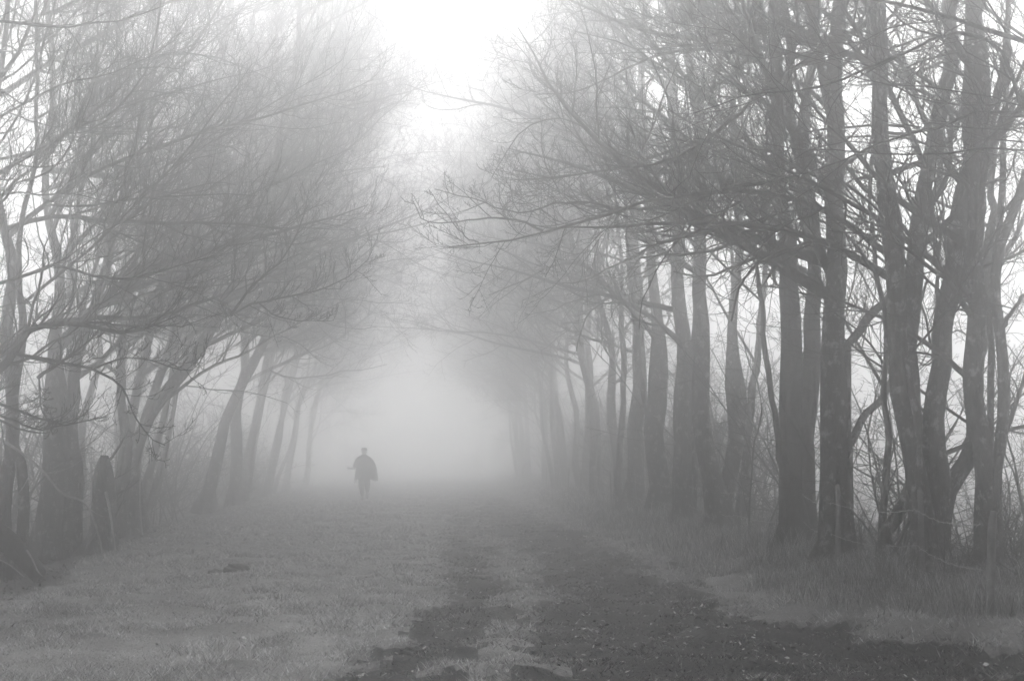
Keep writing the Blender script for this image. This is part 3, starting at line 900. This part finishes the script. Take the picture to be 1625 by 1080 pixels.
# ------------------------------------------------------------------ molehills
M_MOLE = ground_material('loose_earth', .025, .06, 6)
for px, py, s, lab in ((376, 901, .16, 'larger dark molehill on the left hand grass'), (343, 901, .1, 'smaller dark molehill just left of the larger one'),
                       (655, 1016, .1, 'small dark clod of earth at the left edge of the track')):
    Y = F * CAMZ / (py - 726)
    p = at(px, py, Y); p[2] = gzf(p[0], p[1])
    bm = bmesh.new(); bmesh.ops.create_icosphere(bm, subdivisions=4, radius=1)
    for v in bm.verts:
        c = v.co.copy()
        k = 1 + .22 * math.sin(5 * c.x + 2 * c.z + px) * math.sin(6 * c.y + px) + .12 * math.sin(13 * c.x + px) * math.sin(11 * c.y) + .06 * math.sin(29 * c.x) * math.sin(31 * c.y + 17 * c.z)
        v.co = Vector((c.x * s * k, c.y * s * k * .9, c.z * s * .5 * k))
    me = bpy.data.meshes.new('molehill'); bm.to_mesh(me); bm.free()
    for f_ in me.polygons: f_.use_smooth = True
    o = add_mesh('molehill', me, M_MOLE); o.location = tuple(p)
    tag(o, lab, 'molehill')

# ------------------------------------------------------------------ the walker
PX = at(577, 792, 39.7)
pz = gzf(PX[0], PX[1])
person = empty('person', (PX[0], PX[1], pz), 'person in a dark cap and bulky hip length cape walking along the misty grass', 'person')


def flat(name, v):
    m, nt, b = mat(name)
    nt.links.new(ramp(nt, noise_node(nt, 25, 4), [(.3, v * .75), (.7, v * 1.25)]), b.inputs['Base Color'])
    return m


M_CLOTH = flat('dark_cloth', .06); M_TROU = flat('trouser_cloth', .02); M_SKIN = flat('skin', .3)
M_CAP = flat('cap_felt', .02); M_BOOT = flat('boot_leather', .02); M_STICK = flat('dark_wood', .02)


def skin_obj(name, verts, edges, m, parent, root=0, sub=1):
    me = bpy.data.meshes.new(name)
    me.from_pydata([v[:3] for v in verts], edges, [])
    o = add_mesh(name, me, m, parent)
    md = o.modifiers.new('Skin', 'SKIN')
    md.use_smooth_shade = True
    for k, v in enumerate(me.skin_vertices[0].data):
        r = verts[k][3]; v.radius = (r, r) if not isinstance(r, tuple) else r
        v.use_root = (k == root)
    s = o.modifiers.new('Sub', 'SUBSURF'); s.levels = sub; s.render_levels = sub
    return o


bv = [(0, 0, .95, .13), (0, 0, 1.12, .14), (0, -.01, 1.32, .15), (0, 0, 1.46, .08), (0, -.01, 1.53, .055), (0, -.015, 1.60, .085), (0, -.01, 1.68, .095), (0, 0, 1.74, .06)]
be = [(k, k + 1) for k in range(7)]


def chain(start, pts):
    prev = start
    for p in pts:
        bv.append(p); be.append((prev, len(bv) - 1)); prev = len(bv) - 1
    return prev


chain(0, [(-.09, -.02, .88, .095), (-.07, -.16, .50, .065), (-.02, -.20, .12, .042), (-.015, -.22, .05, .04)])   # leading leg
chain(0, [(.10, .02, .88, .095), (.12, .05, .50, .065), (.11, .30, .24, .042), (.11, .32, .17, .04)])             # trailing leg, heel lifted
w1 = chain(2, [(-.18, 0, 1.41, .075), (-.31, -.02, 1.17, .052), (-.33, -.17, 1.07, .04), (-.335, -.22, 1.06, .035)])
for dx, dz, L in ((-.03, .02, .9), (-.012, .035, 1.0), (.006, .035, 1.0), (.022, .025, .85)):
    chain(w1, [(-.335 + dx * .6, -.262, 1.06 + dz * .4, .0105), (-.36 + dx, -.285 * 1, 1.085 + dz * .2 * L, .009), (-.352 + dx, -.262, 1.108, .008)])
chain(w1, [(-.305, -.24, 1.045, .012), (-.31, -.275, 1.04, .01), (-.335, -.30, 1.055, .008)])
w2 = chain(2, [(.18, 0, 1.41, .075), (.29, .0, 1.15, .055), (.31, -.06, .93, .04), (.31, -.09, .86, .034)])
for dx, L in ((-.025, .9), (-.008, 1), (.01, .98), (.026, .8)):
    chain(w2, [(.31 + dx, -.1, .815, .0105), (.305 + dx, -.11, .815 - .04 * L, .009), (.295 + dx, -.09, .815 - .065 * L, .008)])
chain(w2, [(.285, -.12, .845, .012), (.275, -.14, .81, .01), (.28, -.14, .785, .008)])
chain(6, [(0, -.105, 1.655, .016), (0, -.122, 1.632, .013)])   # nose
chain(6, [(-.095, .005, 1.655, .018)]); chain(6, [(.095, .005, 1.655, .018)])   # ears
skin_obj('body', bv, be, M_SKIN, person)
# trousers and boots
tv = [(0, 0, .96, .17), (-.085, -.02, .86, .13), (-.075, -.16, .50, .115), (-.025, -.2, .13, .066), (.09, .02, .86, .13), (.115, .05, .50, .115), (.112, .29, .26, .07)]
skin_obj('trousers', tv, [(0, 1), (1, 2), (2, 3), (0, 4), (4, 5), (5, 6)], M_TROU, person)
skin_obj('boot', [(-.02, -.2, .16, .058), (-.015, -.21, .055, .052), (-.01, -.3, .04, .045), (-.005, -.38, .035, .035)], [(0, 1), (1, 2), (2, 3)], M_BOOT, person)
skin_obj('boot', [(.112, .29, .28, .058), (.112, .34, .18, .052), (.112, .28, .09, .045), (.112, .22, .04, .035)], [(0, 1), (1, 2), (2, 3)], M_BOOT, person)


def loft(name, rings, m, parent, seg=28, cap_top=True, ragged=0):
    bm = bmesh.new(); rows = []
    for ri, (z, x0, x1, y0, y1) in enumerate(rings):
        row = []
        for k in range(seg):
            a = 2 * math.pi * k / seg
            fold = 1 + .05 * math.sin(7 * a + ri * .6) * (ri / len(rings)) + .03 * math.sin(13 * a)
            zz = z
            if ragged and ri == len(rings) - 1:
                zz += ragged * math.sin(5 * a + 1) * .5 + ragged * math.sin(11 * a) * .4 - ragged * max(0, math.cos(a))
            row.append(bm.verts.new(((x0 + x1) / 2 + math.cos(a) * (x1 - x0) / 2 * fold, (y0 + y1) / 2 + math.sin(a) * (y1 - y0) / 2 * fold, zz)))
        rows.append(row)
    for a, b in zip(rows[:-1], rows[1:]):
        for k in range(seg):
            bm.faces.new((a[k], b[k], b[(k + 1) % seg], a[(k + 1) % seg]))
    if cap_top: bm.faces.new(rows[0])
    me = bpy.data.meshes.new(name); bm.to_mesh(me); bm.free()
    for f_ in me.polygons: f_.use_smooth = True
    o = add_mesh(name, me, m, parent)
    sd = o.modifiers.new('Thick', 'SOLIDIFY'); sd.thickness = .012
    return o


loft('cape', [(1.545, -.07, .07, -.07, .07), (1.50, -.15, .14, -.11, .12), (1.45, -.25, .22, -.15, .16), (1.36, -.29, .31, -.18, .19), (1.24, -.28, .38, -.2, .22),
              (1.08, -.28, .435, -.22, .24), (.92, -.29, .465, -.22, .25), (.78, -.30, .485, -.22, .25), (.69, -.315, .495, -.22, .25)], M_CLOTH, person, ragged=.04, cap_top=False)
skin_obj('sleeve', [(-.2, 0, 1.42, .085), (-.32, -.02, 1.17, .07), (-.335, -.15, 1.08, .055)], [(0, 1), (1, 2)], M_CLOTH, person)
for k in range(3):
    tb = Tubes(); zx = -.3 + .035 * k
    tb.add(spline([(zx, -.1, .74), (zx - .01, -.11, .62), (zx + .005, -.1, .54 + .03 * k)], 8)[None], np.linspace(.013, .008, 8)[None], 6, cap=True)
    add_mesh('strap', tb.mesh('strap'), M_CLOTH, person)
loft('cap', [(1.785, -.03, .03, -.04, .04), (1.775, -.075, .075, -.085, .09), (1.745, -.1, .1, -.11, .115), (1.70, -.108, .108, -.12, .12), (1.685, -.105, .105, -.118, .118)], M_CAP, person)
loft('cap_brim', [(1.70, -.1, .1, -.12, .0), (1.69, -.095, .095, -.2, -.02), (1.683, -.09, .09, -.2, -.02)], M_CAP, person)
for sx in (-.034, .034):
    bm = bmesh.new(); bmesh.ops.create_uvsphere(bm, u_segments=10, v_segments=8, radius=.012)
    me = bpy.data.meshes.new('eye'); bm.to_mesh(me); bm.free()
    e = add_mesh('eye', me, M_CAP, person); e.location = (sx, -.093, 1.672)
tb = Tubes(); tb.add(spline([(-.028, -.096, 1.602), (0, -.104, 1.6), (.028, -.096, 1.602)], 8)[None], np.full((1, 8), .006), 5, cap=True)
add_mesh('mouth', tb.mesh('mouth'), M_CAP, person)
# what the hand carries: a short dark stick, a thing of its own
hp = np.array([-.57, -.24, 1.055])
tb = Tubes(); tb.add((spline([(-.54, -.24, 1.085), (-.47, -.262, 1.07), (-.38, -.272, 1.065), (-.28, -.262, 1.07)], 14) - hp)[None], np.linspace(.034, .024, 14)[None], 9, lump=.2, cap=True)
st = add_mesh('short_stick', tb.mesh('short_stick'), M_STICK)
st.location = (PX[0] + hp[0], PX[1] + hp[1], pz + hp[2])
tag(st, "short dark stick held out sideways in the walker's hand", 'stick')

# ------------------------------------------------------------------ the mist
me = bpy.data.meshes.new('haze')
bm = bmesh.new(); bmesh.ops.create_cube(bm, size=1)
for v in bm.verts:
    v.co = Vector((v.co.x * (2 * EXTX + 2), v.co.y * (2 * EXT + 2), -1.8 + (v.co.z + .5) * 21))
bm.to_mesh(me); bm.free()
m = bpy.data.materials.new('mist'); m.use_nodes = True
nt = m.node_tree; nt.nodes.remove(nt.nodes['Principled BSDF'])
pv = nt.nodes.new('ShaderNodeVolumePrincipled')
pv.inputs['Color'].default_value = (.97, .97, .97, 1)
pv.inputs['Density'].default_value = .05
pv.inputs['Anisotropy'].default_value = .93
nt.links.new(pv.outputs['Volume'], nt.nodes['Material Output'].inputs['Volume'])
hz = add_mesh('haze', me, m)
tag(hz, kind='stuff')

# ------------------------------------------------------------------ light
SUN_EL, SUN_AZ = math.radians(49), math.radians(-1)     # ahead, over the avenue
w = bpy.data.worlds.new('World'); scene.world = w; w.use_nodes = True
nt = w.node_tree; bg = nt.nodes['Background']
sk = nt.nodes.new('ShaderNodeTexSky'); sk.sky_type = 'NISHITA'; sk.sun_disc = False
sk.sun_elevation = SUN_EL; sk.sun_rotation = SUN_AZ
bw = nt.nodes.new('ShaderNodeRGBToBW')
nt.links.new(sk.outputs['Color'], bw.inputs['Color']); nt.links.new(bw.outputs['Val'], bg.inputs['Color'])
bg.inputs['Strength'].default_value = .12
sl = bpy.data.lights.new('sun', 'SUN'); sl.energy = 1.0; sl.angle = math.radians(25)
so = link(bpy.data.objects.new('sun', sl))
dv = Vector((math.sin(SUN_AZ) * math.cos(SUN_EL), math.cos(SUN_AZ) * math.cos(SUN_EL), math.sin(SUN_EL)))
so.rotation_euler = dv.to_track_quat('Z', 'Y').to_euler()
so.location = (0, 60, 60)

# ------------------------------------------------------------------ camera + render
cam = bpy.data.cameras.new('camera'); co = link(bpy.data.objects.new('camera', cam))
cam.sensor_width = 36; cam.lens = F / 1625 * 36; cam.clip_end = 2000; cam.clip_start = .05
co.location = (0, 0, CAMZ)
co.matrix_world = Matrix((tuple(_rt) + (0,), tuple(_up) + (0,), tuple(-_fw) + (CAMZ,), (0, 0, 0, 1)))
R3 = Matrix((_rt, _up, -_fw)).transposed().to_4x4(); R3.translation = Vector((0, 0, CAMZ))
co.matrix_world = R3
scene.camera = co

scene.render.engine = 'CYCLES'
cy = scene.cycles
cy.use_denoising = True
cy.max_bounces = 8; cy.diffuse_bounces = 2; cy.glossy_bounces = 1; cy.volume_bounces = 4; cy.transparent_max_bounces = 4
cy.use_adaptive_sampling = True; cy.adaptive_threshold = .015
scene.view_settings.view_transform = 'Standard'; scene.view_settings.look = 'None'
scene.view_settings.gamma = 1; scene.view_settings.use_curve_mapping = False
scene.view_settings.exposure = 2.12
